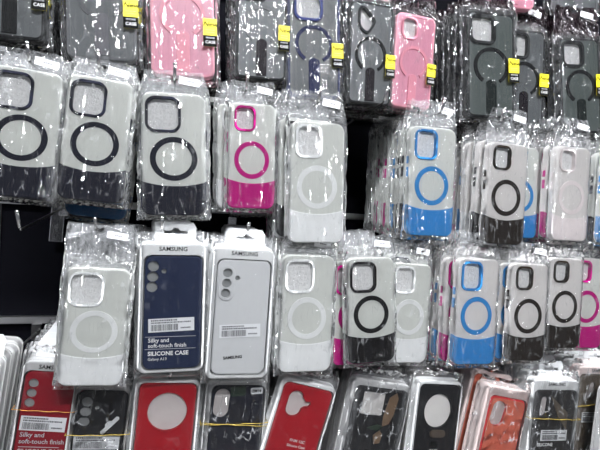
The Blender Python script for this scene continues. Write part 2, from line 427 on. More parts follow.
STY = dict(
    black=('bumper_black', 'smoked_matte_back', 'bumper_black', 'bumper_black'), green=('bumper_black', 'smoked_matte_back_green', 'bumper_black', 'strip_green'),
    plum=('bumper_black', 'smoked_matte_back', 'bumper_grey', 'strip_plum'), plumk=('bumper_black', 'smoked_matte_back', 'bumper_black', 'strip_plum'),
    navy=('bumper_navy', 'smoked_matte_back', 'bumper_navy', 'bumper_navy'), pink=('bumper_pink', 'pink_matte_back', 'bumper_pink', 'bumper_pink'),
    grey=('bumper_grey', 'smoked_matte_back', 'bumper_grey', 'strip_lilac'))
def stand_case(style, loc, tilt, s, label, group=None, variant='wide', hdr=0.04, gather=0.9, seed=None, sticker=True, full=True, lab=False, rz=0, stz=-0.004):
    M = stand_meshes(variant); CNT[0] += 1; seed = CNT[0] % 4 if seed is None else seed
    fm, bk, rg, kk = STY[style]
    r = placed('phone_case', loc, tilt, s, rz); tag(r, label, 'phone case', group)
    fr = ob('bumper_frame', M['frame'], r, fm); bp = ob('back_panel', M['back'], r, bk)
    ob('camera_frame', M['cam'], bp, fm); ob('magnet_ring', M['ring'], bp, rg)
    k = ob('kickstand', M['kick'], bp, kk)
    ob('foam_sheet', M['foam'], r)
    bg = ob('plastic_bag', bag_mesh(SW, SH, ST, hdr, gather, seed, m=BAG1, dark=True), r); bg['label'] = 'clear fronted plastic bag with dark back and header'
    if sticker:
        st = ob('brand_sticker', M['stk'], bg, loc=(SW/2-0.0145, -ST/2-0.0046, stz)); st['label'] = 'yellow and black brand sticker'
        for nm, me, l in (('sticker_band', M['stkb'], (0, 0, 0)), ('sticker_lines', M['lines'], (0, 0, 0)),
                          ('printed_text', text_mesh('New', 0.0095, 'black_ink', 0.0001, 'CENTER', 0.3), (0.009, -0.0005, 0.011)),
                          ('printed_text', text_mesh('PHONE', 0.0034, 'dim_ink'), (0.009, -0.0008, -0.0068)),
                          ('printed_text', text_mesh('CASE', 0.0056, 'white_ink'), (0.009, -0.0008, -0.0125))):
            q = ob(nm, me, bg, loc=(st.location.x+l[0], st.location.y+l[1], st.location.z+l[2]))
    if lab: size_label(bg, 0.016, SH/2+hdr-0.016, -0.006, 0.15)
    return r

# ------------------------------------------------------------------ blister packs
def barcode(parent, x, z, y, w, h, rot=0.0, name='barcode_label'):
    bm = bmesh.new(); slab(bm, [(-w/2, -h/2), (w/2, -h/2), (w/2, h/2), (-w/2, h/2)], (), -0.0002, 0.0001)
    o = ob(name, mesh(name, bm, 'paper'), parent, loc=(x, y, z)); o.rotation_euler = (0, rot, 0); o['label'] = 'white barcode label'
    R = random.Random(int(w*1e5)+int(x*1e5))
    bm = bmesh.new(); cx = -w*0.44
    while cx < w*0.14:
        bw = R.choice((0.0004, 0.0006, 0.0009)); box(bm, cx, cx+bw, -0.0005, -0.0002, -h*0.40, h*0.06); cx += bw+R.choice((0.0004, 0.0005, 0.0008))
    for zz, x1 in ((0.36, 0.10), (0.19, 0.40)):
        cx = -w*0.44
        while cx < w*x1:
            bw = R.uniform(0.0006, 0.0022); box(bm, cx, cx+bw, -0.0005, -0.0002, h*(zz-0.05), h*(zz+0.05)); cx += bw+0.0006
    cx = w*0.2
    while cx < w*0.42:
        box(bm, cx, cx+0.001, -0.0005, -0.0002, -h*0.30, -h*0.20); cx += 0.0015
    b = ob('barcode_print', mesh('barcode_print', bm, 'grey_ink'), parent, loc=(x, y, z)); b.rotation_euler = (0, rot, 0)
    return o

def pack(loc, tilt, w, h, label, tray='tray_white', case='sil_navy', holes=(), hole_fill='hole_grey', tab=None, t=0.016, group=None, marks=(), wrap=WRAP,
         margin=(0.0045, 0.0045, 0.012, 0.004), ridge=None, seed=0, rz=0.0, rim=None, hdr=0.018, name='phone_case_pack', crumple=0.7, inner_label=None):
    """tray w x h, margin = left, right, top, bottom space round the case"""
    r = placed(name, loc, tilt, (1, 1, 1), rz); tag(r, label, 'phone case', group)
    ml, mr, mt, mb = margin
    cx = (ml-mr)/2; cz = (mb-mt)/2; cw = w-ml-mr; ch = h-mt-mb
    bm = bmesh.new()
    slab(bm, arc_rr(w, h, 0.010, 7), [arc_rr(cw+0.0024, ch+0.0024, 0.0085, 7, 0, cx, cz)], -t/2, t/2-0.001, 0.0028)
    slab(bm, arc_rr(w-0.001, h-0.001, 0.010, 7), (), t/2-0.001, t/2)
    # flange step
    slab(bm, arc_rr(w+0.003, h+0.003, 0.0115, 7), [arc_rr(w-0.0004, h-0.0004, 0.0098, 7)], t/2-0.0016, t/2)
    tr = ob('blister_tray', mesh('blister_tray', bm, tray), r)
    hs = [hf for hf in holes]
    bm = bmesh.new()
    slab(bm, arc_rr(cw, ch, 0.0095, 8, 0, cx, cz), hs, -t/2+0.0012, -t/2+0.0062, 0.0018)
    slab(bm, arc_rr(cw, ch, 0.0095, 8, 0, cx, cz), (), -t/2+0.0068, t/2-0.0015)
    cs = ob('silicone_case', mesh('silicone_case', bm, case), r)
    if inner_label: cs['label'] = inner_label
    for hp in hs:
        bm = bmesh.new(); slab(bm, inset(hp if area(hp) > 0 else hp[::-1], 0.0001), (), -t/2+0.0040, -t/2+0.0066)
        q = ob('camera_opening', mesh('camera_opening', bm, hole_fill), cs)
        if rim:
            hp2 = hp if area(hp) > 0 else hp[::-1]
            bm = bmesh.new(); slab(bm, inset(hp2, -rim[0]), [inset(hp2, 0.0)], -t/2+0.0004, -t/2+0.002, 0.0003, 1); ob('opening_rim', mesh('opening_rim', bm, rim[1]), cs)
    if ridge:
        bm = bmesh.new(); slab(bm, ridge[0], ridge[1], -t/2-0.0004, -t/2+0.0014, 0.0005, 2); ob('camera_ridge', mesh('camera_ridge', bm, case), cs)
    if tab:
        tw, th, tx, sl = tab
        z0 = h/2; bm = bmesh.new()
        P = [(tx-tw/2, z0-0.012), (tx+tw/2, z0-0.012), (tx+tw/2, z0+th-0.006), (tx+tw/2-0.004, z0+th), (tx-tw/2+0.004, z0+th), (tx-tw/2, z0+th-0.006)]
        zz = z0+th*0.52
        slot = [(tx-0.0145, zz-0.0022), (tx+0.0145, zz-0.0022), (tx+0.0145, zz+0.0018), (tx+0.005, zz+0.0018), (tx+0.003, zz+0.0052), (tx-0.003, zz+0.0052), (tx-0.005, zz+0.0018), (tx-0.0145, zz+0.0018)]
        slab(bm, P, [slot], t/2-0.0002, t/2+0.0006); ob('hanger_tab', mesh('hanger_tab', bm, 'card_white'), r)
    y = -t/2
    for mk in marks:
        k = mk[0]
        if k == 'text':
            _, s, x, z, size, m, bold, al, par, rot = mk
            q = ob('printed_text', text_mesh(s, size, m, bold, al), cs if par == 'case' else tr, loc=(x, (-t/2+0.0009) if par == 'case' else -t/2-0.0003, z)); q.rotation_euler = (0, rot, 0)
        elif k == 'bar': barcode(cs, mk[1], mk[2], -t/2+0.0006, mk[3], mk[4], mk[5])
        elif k == 'line':
            bm = bmesh.new(); box(bm, mk[1], mk[2], -t/2+0.0005, -t/2+0.0011, mk[3]-0.0002, mk[3]+0.0002); ob('printed_line', mesh('printed_line', bm, 'dim_ink'), cs)
        elif k == 'plateh':
            bm = bmesh.new(); slab(bm, mk[2], mk[3], -t/2+0.0004, -t/2+0.0014); ob(mk[1], mesh(mk[1], bm, mk[4]), cs)
        elif k == 'plate':
            _, nm, P, m = mk[:4]; bm = bmesh.new(); slab(bm, P, (), -t/2+0.0002, -t/2+0.0012); q = ob(nm, mesh(nm, bm, m), cs)
            if len(mk) > 4: q['label'] = mk[4]
    if wrap:
        b = ob('plastic_wrap', bag_mesh(round(w+0.002, 3), round(h+0.002, 3), t+0.0006, hdr, 0.96, seed % 3, m=wrap, side=0.0028, crumple=crumple), r); b['label'] = 'clear plastic wrap'
    return r

# ------------------------------------------------------------------ placing from three corners
def quad(TL, TR, BL, Y, wv=0.6):
    a, b, c = at(*TL, Y), at(*TR, Y), at(*BL, Y)
    cen = (b+c)/2; w = (b-a).length; h = (a-c).length
    tv = math.atan2((a-c).x, (a-c).z); th = -math.atan2((b-a).z, (b-a).x)
    return cen, w, h, tv*wv+th*(1-wv)
LOG = []
ORD = ['directly', 'second', 'third', 'fourth', 'fifth', 'sixth', 'seventh', 'eighth', 'ninth', 'tenth', 'eleventh', 'twelfth', 'thirteenth']

def hook(px, py, label, Yt=-0.008, up=0.017, droop=0.05, col=None, group='display hooks on the rails', wallY=0.205, tipf=0.012):
    """tip pixel; the rod runs straight back to its rail"""
    tip = at(px, py, Yt); e = bpy.data.objects.new('display_hook', None); COL.objects.link(e)
    base = Vector((tip.x, wallY-0.012, tip.z-up+droop*(wallY-Yt)))
    e.location = base; tag(e, label, 'hook', group)
    rel = lambda p: p-base
    b0 = Vector((tip.x, Yt+tipf+0.004, tip.z-up))
    pts = [rel(base), rel(base.lerp(b0, 0.5)), rel(b0), rel(b0+Vector((0, -0.004, 0.001))), rel(b0+Vector((0, -0.0075, 0.005))), rel(tip)]
    bm = bmesh.new(); tube(bm, pts[:3]+[pts[3]], 0.0016, 8); ob('rod', mesh('rod', bm, DARKROD, True), e)
    bm = bmesh.new(); tube(bm, pts[3:], 0.0021, 10)
    bmesh.ops.create_icosphere(bm, subdivisions=2, radius=0.0026, matrix=Matrix.Translation(pts[-1]))
    ob('upturned_tip', mesh('upturned_tip', bm, CHROME, True), e)
    bm = bmesh.new(); slab(bm, arc_rr(0.014, 0.026, 0.002, 3), (), -0.003, 0.003, 0.001, 1); box(bm, -0.004, 0.004, 0.003, 0.010, 0.004, 0.012); ob('bracket', mesh('bracket', bm, CHROME), e)
    return e

CW = dict(navy='navy black', black='black', white='white', magenta='magenta', blue='blue', brown='brownish black', petrol='dark blue', pearl='pearl white')
def stack(kind, style, TL, TR, BL, hookpx, label, ref, Y=0.0, backs=(), variant='wide', pitch=0.0142, gather=0.8, size=None, droop=0.05, jitter=1.0, **kw):
    cen, w, h, tilt = quad(TL, TR, BL, Y)
    bw, bh = (TW, TH) if kind == 'two' else (SW, SH)
    sz = h/bh; sx = w/bw; sx = min(max(sx, sz*0.93), sz*1.07)
    LOG.append((label[:46], round(w, 4), round(h, 4), round(math.degrees(tilt), 1)))
    hp = at(*hookpx, Y); hdr = max(0.016, min(0.058, (hp.z-(cen.z+h/2))/sz + 0.004)); hdr = round(hdr*200)/200
    f = two_tone if kind == 'two' else stand_case
    kw.setdefault('lab', kind == 'two')
    f(style, cen, tilt, (sx, 1, sz), label, variant=variant, hdr=hdr, gather=gather, **kw)
    R = random.Random(len(LOG)*17+3)
    kw2 = {k: v for k, v in kw.items() if k not in ('lab', 'sticker', 'seed')}
    for i, b in enumerate(backs):
        st, dx, dz = (b+(0, 0))[:3] if isinstance(b, tuple) else (b, 0, 0)
        k = i+1
        if kind != 'two': pitch = 0.0165
        p = cen + Vector((dx + R.uniform(-.002, .002)*jitter, pitch*k, dz + droop*pitch*k + R.uniform(-.002, .002)*jitter))
        tl = tilt + math.radians(R.uniform(-1.6, 1.6))*jitter
        what = ('clear phone case with %s panel, ' % CW[st]) if kind == 'two' else ('%s ring-stand phone case, ' % dict(black='dark framed', green='dark framed', plum='dark framed', plumk='dark framed', navy='navy', pink='pink', grey='grey')[st])
        lb = what + ('%s behind the %s' % (ORD[i], ref) if i == 0 else '%s one behind the %s' % (ORD[i], ref))
        f(st, p, tl, (sx, 1, sz), lb, variant=variant, hdr=hdr, gather=gather, group='cases hung behind the '+ref, lab=False, **({'sticker': i < 1} if kind != 'two' else {}), **kw2)

LAMP, WORLD, EXPO = 112.0, 0.19, 0.0
# ------------------------------------------------------------------ the setting
def build_setting():
    Yw = 0.205
    bm = bmesh.new(); box(bm, -2.4, 3.4, Yw+0.004, Yw+0.06, 0, 2.9); struct('wall_back', bm, mat('black_wall_panel', (0.003, 0.003, 0.005), 0.7, mottle=0.1, spec=0.04))
    bm = bmesh.new(); box(bm, -2.4, 3.4, -3.2, Yw+0.06, -0.05, 0); struct('floor', bm, mat('shop_floor', (0.16, 0.155, 0.15), 0.4, mottle=0.1))
    bm = bmesh.new(); box(bm, -2.4, 3.4, -3.2, Yw+0.06, 2.9, 2.95); struct('ceiling', bm, mat('shop_ceiling', (0.75, 0.75, 0.75), 0.7, mottle=0.04))
    z4 = at(20, 319, Yw).z; z3 = at(352, 216, Yw).z; st = z3-z4
    MT = mat('brushed_rail', (0.80, 0.80, 0.80), 0.33, metal=1.0)
    for i in range(-2, 4):
        z = z4+st*i
        bm = bmesh.new(); box(bm, -2.4, 3.4, Yw-0.008, Yw+0.004, z-0.004, z+0.0045); box(bm, -2.4, 3.4, Yw-0.004, Yw+0.004, z-0.0065, z-0.004)
        struct('trim_%d' % (i+3), bm, MT)
    x = at(-2, 270, Yw).x
    bm = bmesh.new(); box(bm, x-0.02, x, Yw-0.003, Yw+0.004, 0.3, 2.2); struct('trim_7', bm, mat('grey_upright', (0.20, 0.20, 0.20), 0.4))
    x = at(344, 170, Yw).x
    bm = bmesh.new(); box(bm, x-0.012, x, Yw-0.003, Yw+0.004, 0.3, 2.2); struct('trim_8', bm, MATS['grey_upright'])
    print('rails', z4, z3, st)
build_setting()

def ceiling_light(x, y, w, d, power, label):
    e = placed('ceiling_light', (x, y, 2.9), 0); tag(e, label, 'ceiling light', 'ceiling lights over the aisle')
    bm = bmesh.new(); slab(bm, [(-w/2-.02, -0.05), (w/2+.02, -0.05), (w/2+.02, 0), (-w/2-.02, 0)], (), -d/2-.02, d/2+.02); ob('housing', mesh('housing', bm, 'card_white'), e)
    M = MATS.get('lamp') 
    if not M:
        M = bpy.data.materials.new('lamp'); M.use_nodes = True; p = M.node_tree.nodes['Principled BSDF']
        p.inputs['Emission Color'].default_value = (0.95, 0.97, 1, 1); p.inputs['Emission Strength'].default_value = power; MATS['lamp'] = M
    bm = bmesh.new(); box(bm, -w/2, w/2, -d/2, d/2, -0.062, -0.052); ob('diffuser', mesh('diffuser', bm, M), e)
ceiling_light(-0.5, -1.00, 1.2, 0.16, LAMP, 'long white tube light over the aisle, nearest the display on the left')
ceiling_light(1.2, -1.00, 1.2, 0.16, LAMP, 'long white tube light over the aisle, nearest the display on the right')
ceiling_light(0.3, -2.0, 1.2, 0.16, LAMP, 'long white tube light over the aisle, farthest from the display')

Y1, Y2, Y3, Y4 = 0.022, 0.0, 0.006, 0.030
T = 'two'
# ---- row 0 (only bottoms show)
stack('st', 'plum', (20, -170), (78, -160), (18, -40), (50, -190), 'dark ring-stand case above the frame', 'x', Y1) if False else None
stack('st', 'pink', (492, -88), (534, -84), (487, 8), (515, -100), 'pink framed phone case above the row of stand cases, only its bottom edge showing', 'pink case at the top edge', 0.03, backs=['pink'], sticker=False)
stack('st', 'grey', (556, -82), (600, -76), (551, 12), (580, -95), 'grey frosted phone case at the top edge, right of the pink bottom edge', 'grey case at the top edge', 0.03, backs=['black'], sticker=False)
stack('st', 'pink', (606, -80), (645, -72), (602, 6), (620, -95), 'pink phone case cut off by the top right corner', 'pink case in the top right corner', 0.03, sticker=False)
stack('st', 'pink', (352, -102), (396, -98), (348, 0), (372, -112), 'pink phone case hung above the black diamond-cutout case', 'pink case over the diamond-cutout case', 0.03, backs=['black'], sticker=False)
# ---- row 1
stack('st', 'black', (-18, -106), (47, -96), (-24, 37), (13, -122), 'grey black-framed ring-stand case cut off by the top left corner', 'case in the top left corner', Y1, ['black', 'plumk', 'black', 'black'], stz=-0.029)
stack('st', 'grey', (69, -70), (138, -65), (65, 61), (103, -105), 'all-grey ring-stand case with a grey kickstand, left of the pink one', 'all-grey stand case', Y1, ['black', 'plumk', 'black', 'navy', 'black'], stz=-0.023)
stack('st', 'pink', (153, -48), (216, -45), (148, 78), (187, -85), 'large pink ring-stand case in the top row, cut off above its ring', 'large pink stand case', Y1, ['pink', 'black', 'plumk', 'black'], stz=-0.024)
stack('st', 'plum', (240, -32), (290, -28), (232, 80), (268, -55), 'dark-framed grey case with a plum kickstand, directly right of the large pink one', 'plum kickstand case', Y1, ['black', 'black', 'plumk', 'black', 'black', 'black'], stz=-0.020)
stack('st', 'navy', (289, -10), (341, -8), (284, 99), (318, -25), 'grey ring-stand case with navy frame, ring and kickstand', 'navy framed stand case', Y1, ['navy', 'black', 'plumk'], variant='low', stz=-0.018)
stack('st', 'plumk', (353, 2), (391, 7), (347, 104), (374, -12), 'black-framed grey case with a slanted diamond-shaped camera cutout', 'diamond-cutout case', Y1, ['black', 'plumk', 'black', 'black'], variant='odd', stz=-0.019)
stack('st', 'pink', (398, 14), (435, 20), (388, 107), (420, 0), 'small pink ring-stand case with its whole camera opening in view', 'small pink stand case', Y1, ['pink', 'plumk', 'black'], variant='pill', stz=-0.020)
stack('st', 'green', (467, 14), (516, 14), (461, 120), (492, -4), 'black-framed grey case with a large square camera opening, front of the pair', 'large square-camera case', 0.012, ['black', 'plumk', 'black', 'black', 'black', 'plumk'], stz=-0.008, lab=False)
stack('st', 'plumk', (504, 29), (545, 33), (498, 126), (528, 8), 'black-framed grey case half hidden behind the large square-camera case', 'half hidden stand case', 0.036, ['black', 'black', 'plumk'], stz=-0.010, lab=True)
stack('st', 'green', (552, 42), (606, 37), (549, 138), (585, 12), 'black-framed grey ring-stand case at the right edge of the top row', 'right edge stand case', Y1, ['black', 'plumk', 'black'], stz=0.0, lab=True)

# ---- row 2
stack(T, 'navy', (-9, 63), (64, 77), (-20, 192), (29, 52), 'clear and navy black ring case cut off by the left edge, second row', 'left edge navy case', Y2, ['navy', 'navy', 'navy', 'navy'])
stack(T, 'navy', (71, 75), (136, 84), (55, 198), (100, 62), 'clear and navy black ring case, tilted, second from the left in the second row', 'tilted navy case', -0.004, ['navy', 'navy', ('petrol', 0.002, -0.022), ('navy', 0, 0), ('navy', 0, 0)])
stack(T, 'navy', (143, 93), (207, 95), (140, 216), (176, 74), 'clear and navy black ring case hanging straight under the large pink stand case', 'straight navy case', Y2, ['navy', 'navy', 'white', 'navy', 'navy'])
stack(T, 'magenta', (230, 103), (276, 106), (226, 208), (247, 82), 'clear and magenta ring case in the second row, left of the white one', 'second row magenta case', 0.006, [('white', -0.012, 0.002), ('white', -0.012, 0), ('white', -0.008, 0), ('navy', 0.012, -0.01)], variant='small')
stack(T, 'white', (291, 122), (345, 124), (286, 243), (321, 96), 'clear and white ring case in the second row, beside the black wall panel', 'second row white case', -0.006, [('black', -0.011, 0.006), ('black', -0.013, 0.004), ('white', -0.012, 0.002), ('navy', -0.010, 0), ('white', -0.008, 0), ('magenta', -0.008, 0)], variant='tall')
stack(T, 'blue', (410, 126), (455, 130), (404, 235), (442, 104), 'clear and sky blue ring case at the front of the deep second row stack', 'second row blue case', Y2, ['navy', 'black', 'blue', 'white', 'magenta', 'white', 'magenta', 'white', 'navy', 'white'], variant='tall', pitch=0.0140, jitter=0.6, droop=0.075)
stack(T, 'brown', (489, 142), (525, 146), (482, 243), (505, 112), 'clear and black ring case in the second row, in front of a blue one', 'second row black case', -0.004, [('black', -0.009, 0.004), ('white', -0.014, 0.004), ('blue', -0.013, 0.008), ('magenta', -0.013, -0.016), ('white', -0.012, 0.006), ('blue', -0.010, 0.006)], variant='small', shell=SHELLW)
stack(T, 'blue', (503, 146), (538, 149), (498, 237), (530, 124), 'clear and blue ring case half hidden right behind the second row black case', 'half hidden blue case', 0.024, ['white', 'blue', 'white'], variant='tall', lab=False)
stack(T, 'pearl', (555, 146), (588, 149), (549, 240), (560, 120), 'clear and pearl white ring case right of the blue one, second row', 'pearl white case', -0.002, [('magenta', -0.004, 0.003), ('magenta', -0.006, 0.002), 'white', 'magenta', 'white'], variant='small', shell=SHELLW)
stack(T, 'blue', (604, 152), (640, 155), (594, 243), (612, 128), 'clear and blue ring case cut off by the right edge, second row', 'right edge blue case', 0.0, ['navy', 'black', 'white', 'navy'], variant='small')

# ---- row 3
stack(T, 'white', (67, 266), (131, 270), (58, 384), (97, 224), 'clear and white ring case beside the empty black panel, third row', 'third row left white case', -0.012, [('white', -0.003, 0.0), ('white', -0.006, 0), ('white', -0.003, 0), ('white', 0, 0)], gather=0.95)
stack(T, 'white', (282, 254), (334, 256), (277, 371), (323, 236), 'clear and white ring case between the white silicone pack and a black one', 'third row middle white case', -0.002, [('white', -0.006, 0.001), 'white', 'white', 'white'])
stack(T, 'black', (344, 257), (391, 258), (348, 362), (372, 238), 'clear and black ring case leaning left, over the black pack with a square opening', 'leaning black case', -0.004, [('magenta', -0.017, -0.005), ('magenta', -0.013, -0.004), ('black', -0.019, 0), ('white', -0.012, 0), 'magenta', 'black'], variant='wide', gather=0.9)
stack(T, 'white', (392, 262), (428, 265), (386, 361), (428, 244), 'clear and white ring case right of the leaning black one, third row', 'third row right white case', 0.008, [('navy', -0.003, 0.010), ('white', 0.010, 0.006), 'white'], variant='tall')
stack(T, 'blue', (457, 257), (496, 260), (452, 363), (475, 234), 'clear and sky blue ring case in the third row', 'third row blue case', -0.002, [('magenta', -0.012, 0), ('blue', -0.014, 0), ('magenta', -0.013, 0), ('blue', -0.012, 0), ('white', -0.010, 0), ('white', -0.008, 0)], variant='tall', shell=SHELLW)
stack(T, 'brown', (511, 262), (544, 265), (507, 359), (527, 244), 'clear and brownish black ring case, right of the third row blue one', 'left brownish black case', -0.002, [('blue', -0.010, 0), ('black', -0.013, 0), ('blue', -0.013, 0), ('white', -0.008, 0)], variant='small', shell=SHELLW)
stack(T, 'brown', (550, 257), (578, 259), (546, 347), (565, 240), 'clear and brownish black ring case, partly in front of the third row magenta one', 'right brownish black case', 0.004, [('brown', -0.005, 0), 'white', 'blue'], variant='small', shell=SHELLW, lab=False)
stack(T, 'magenta', (571, 257), (604, 259), (564, 347), (592, 240), 'clear and magenta ring case near the right edge, third row', 'third row magenta case', 0.020, ['white', 'magenta', 'white'], variant='small', lab=False)

# ---- third row silicone packs
def samsung(TL, TR, BL, Y, tray, case, label, n, ref, holes='a', tabx=0.0, kind='navy', lw=0.0):
    cen, w, h, tilt = quad(TL, TR, BL, Y); LOG.append((label[:40], round(w, 4), round(h, 4), round(math.degrees(tilt), 1)))
    return cen, w, h, tilt

def hole3(x, z, r, dz, small=None, ds=None):
    H = [circ(r, x-0.0006*i, z-dz*i, 26, r*0.98) for i in range(3)]
    if small: H.append(circ(small, x+ds[0], z+ds[1], 16))
    return H

# navy pack
cen, w, h, tl = quad((141, 243), (207, 243), (136, 373), 0.0); LOG.append(('navy pack', w, h, math.degrees(tl)))
hx, hz = -w/2+0.0155, h/2-0.0285
mk = [('text', 'SAMSUNG', 0.000, h/2-0.0072, 0.0074, 'black_ink', 0.00012, 'CENTER', 'tray', 0),
      ('bar', 0.000, -h/2+0.0590, 0.0545, 0.0165, -0.03), ('line', -w/2+0.009, w/2-0.010, -h/2+0.0445), ('line', -w/2+0.009, w/2-0.010, -h/2+0.0295),
      ('text', 'Silky and', -w/2+0.0125, -h/2+0.0400, 0.0070, 'white_ink', 0.00008, 'LEFT', 'case', 0),
      ('text', 'soft-touch finish', -w/2+0.0125, -h/2+0.0335, 0.0070, 'white_ink', 0.00008, 'LEFT', 'case', 0),
      ('text', 'SILICONE CASE', -w/2+0.0125, -h/2+0.0238, 0.0070, 'white_ink', 0.00022, 'LEFT', 'case', 0),
      ('text', 'Galaxy A13', -w/2+0.0125, -h/2+0.0172, 0.0048, 'white_ink', 0, 'LEFT', 'case', 0)]
pack(cen, tl, w, h, 'navy blue silicone phone case in a white blister pack with a punched hanger tab', case='sil_navy', margin=(0.0065, 0.0035, 0.0155, 0.0045),
     holes=hole3(hx+0.001, hz, 0.0066, 0.0126, 0.0030, (0.0125, -0.006)), tab=(0.050, 0.026, 0.002, 1), marks=mk, seed=1, crumple=0.4, hdr=0.012)
PACKS_BEHIND = []
def behind(cen, tl, w, h, n, ref, tray='tray_white', case='sil_white', tab=None, pitch=0.0185, dx=0.0, dz=0.0, droop=0.05, margin=(0.0045, 0.0045, 0.012, 0.004), t=0.016, wrap=WRAP, hdr=0.012, first=1):
    R = random.Random(int(w*1e6)+n)
    for i in range(n):
        k = i+1; cs = case[i % len(case)] if isinstance(case, (list, tuple)) else case
        cw = dict(sil_white='white', sil_navy='navy', sil_red='red', sil_darkred='dark red', sil_black='black', sil_ink='black', sil_coral='coral', sil_taupe='taupe brown', sil_char='charcoal')[cs]
        if i == 0:
            MESH['pk'+ref] = pack(cen+Vector((dx*k+R.uniform(-.001, .001), pitch*k, dz*k+droop*pitch*k)), tl+math.radians(R.uniform(-1, 1)), w, h,
                 '%s silicone phone case pack %s behind the %s' % (cw, ORD[i], ref), tray=tray, case=cs, tab=tab, margin=margin, t=t, wrap=wrap, hdr=hdr, seed=i, group='packs hung behind the '+ref)
        else:
            src = MESH['pk'+ref]; r = src.copy(); COL.objects.link(r)
            r.location = cen+Vector((dx*k+R.uniform(-.001, .001), pitch*k, dz*k+droop*pitch*k)); r.rotation_euler = (0, tl+math.radians(R.uniform(-1.2, 1.2)), 0)
            r['label'] = '%s silicone phone case pack, %s one behind the %s' % (cw, ORD[i], ref)
            for ch in list(src.children):
                c = ch.copy(); COL.objects.link(c); c.parent = r
                if c.name.startswith('silicone_case'): c.material_slots[0].link = 'OBJECT'; c.material_slots[0].material = MATS[cs]
                for g in ch.children:
                    q = g.copy(); COL.objects.link(q); q.parent = c
TABN = (0.050, 0.026, 0.002, 1)
behind(cen, tl, w, h, 5, 'navy silicone pack', case=['sil_white', 'sil_navy'], tab=TABN, dx=-0.0022)
# white pack
cen, w, h, tl = quad((213, 246), (274, 250), (205, 377), -0.002); LOG.append(('white pack', w, h, math.degrees(tl)))
hx, hz = -w/2+0.019, h/2-0.0320
rg = arc_rr(0.0200, 0.0435, 0.0095, 8, 0, hx, hz-0.0128)
mk = [('text', 'SAMSUNG', 0.000, h/2-0.0070, 0.0074, 'black_ink', 0.00012, 'CENTER', 'tray', 0),
      ('bar', 0.0005, -h/2+0.061, 0.052, 0.0165, -0.05),
      ('text', 'SAMSUNG', -0.0065, -h/2+0.0270, 0.0052, 'black_ink', 0.0002, 'CENTER', 'case', -0.09)]
H3 = hole3(hx+0.0006, hz, 0.0060, 0.0128, 0.0032, (0.0128, -0.006))
pack(cen, tl, w, h, 'white silicone phone case in a white blister pack, right of the navy one', case='sil_white', margin=(0.0065, 0.0045, 0.0150, 0.0055),
     holes=H3, ridge=(rg, H3[:3]), tab=(0.046, 0.024, 0.004, 1), marks=mk, seed=2, crumple=0.7, hdr=0.012)
behind(cen, tl, w, h, 5, 'white silicone pack', case=['sil_white', 'sil_navy'], tab=(0.046, 0.024, 0.002, 1), dx=0.0)

# ---- row 4
# left edge stack of packs
cen, w, h, tl = quad((-58, 352), (0, 360), (-72, 486), 0.028); 
pack(cen, tl, w, h, 'clear blister pack at the lower left edge, front of its stack', tray='tray_frost', case='sil_white', seed=0, tab=TABN, wrap=None)
behind(cen, tl, w, h, 3, 'lower left edge pack', tray='tray_frost', case=['sil_white', 'sil_red'], pitch=0.0175, dz=0.002, wrap=None, dx=0.001)
# red samsung
cen, w, h, tl = quad((24, 357), (80, 363), (6, 492), 0.034); LOG.append(('red pack', w, h, math.degrees(tl)))
hx, hz = -w/2+0.0145, h/2-0.0275
mk = [('text', 'SAMSUNG', 0.002, h/2-0.0068, 0.0070, 'black_ink', 0.00012, 'CENTER', 'tray', 0), ('bar', 0.0005, -h/2+0.0885, 0.051, 0.0175, 0.02),
      ('line', -w/2+0.009, w/2-0.010, -h/2+0.0600),
      ('text', 'Silky and', -w/2+0.0085, -h/2+0.0745, 0.0078, 'dim_ink', 0.00008, 'LEFT', 'case', 0),
      ('text', 'soft-touch finish', -w/2+0.0085, -h/2+0.0665, 0.0078, 'dim_ink', 0.00008, 'LEFT', 'case', 0),
      ('text', 'SILICONE CASE', -w/2+0.0085, -h/2+0.0545, 0.0074, 'dim_ink', 0.00018, 'LEFT', 'case', 0)]
pack(cen, tl, w, h, 'dark red silicone case pack with three camera holes, bottom row left', case='sil_darkred', tray='tray_frost', margin=(0.004, 0.002, 0.0125, 0.004),
     holes=hole3(hx, hz, 0.0058, 0.0120), tab=(0.046, 0.024, 0.0, 1), marks=mk, seed=0, crumple=0.5)
behind(cen, tl, w, h, 5, 'dark red pack', tray='tray_frost', case=['sil_red', 'sil_black'], tab=(0.046, 0.024, 0.0, 1), dz=0.002)
RED = (cen, tl, w, h)
# black three hole
cen, w, h, tl = quad((75, 382), (132, 385), (62, 507), 0.032); LOG.append(('black pack', w, h, math.degrees(tl)))
hx, hz = -w/2+0.0165, h/2-0.0215
slot = rotp([(-0.013, -0.0022), (0.013, -0.0022), (0.0145, 0), (0.013, 0.0026), (0.005, 0.0026), (0.003, 0.0052), (-0.003, 0.0052), (-0.005, 0.0026), (-0.013, 0.0026), (-0.0145, 0)], math.radians(48), 0, 0)
slot = [(x+0.0125, z+h/2-0.0500) for x, z in slot]
mk = [('bar', -0.001, h/2-0.0715, 0.054, 0.0170, 0.0), ('plate', 'slot_cutout_shape', slot, 'paper', 'white plate standing in for the hanger slot cutout')]  # white plate added to stand in for the tray card's hanger slot cutout
pack(cen, tl, w, h, 'black silicone case pack with three camera holes under the third row white case', case='sil_black', tray='tray_smoke', margin=(0.005, 0.004, 0.0065, 0.004),
     holes=hole3(hx, hz, 0.0066, 0.0122, 0.0027, (0.0125, -0.007)), hole_fill='hole_grey', marks=mk, seed=1, crumple=1.2, wrap=WRAPH)
BLK = (cen, tl, w, h)
behind(cen, tl, w, h, 4, 'black three-hole pack', tray='tray_frost', case=['sil_black', 'sil_red'])
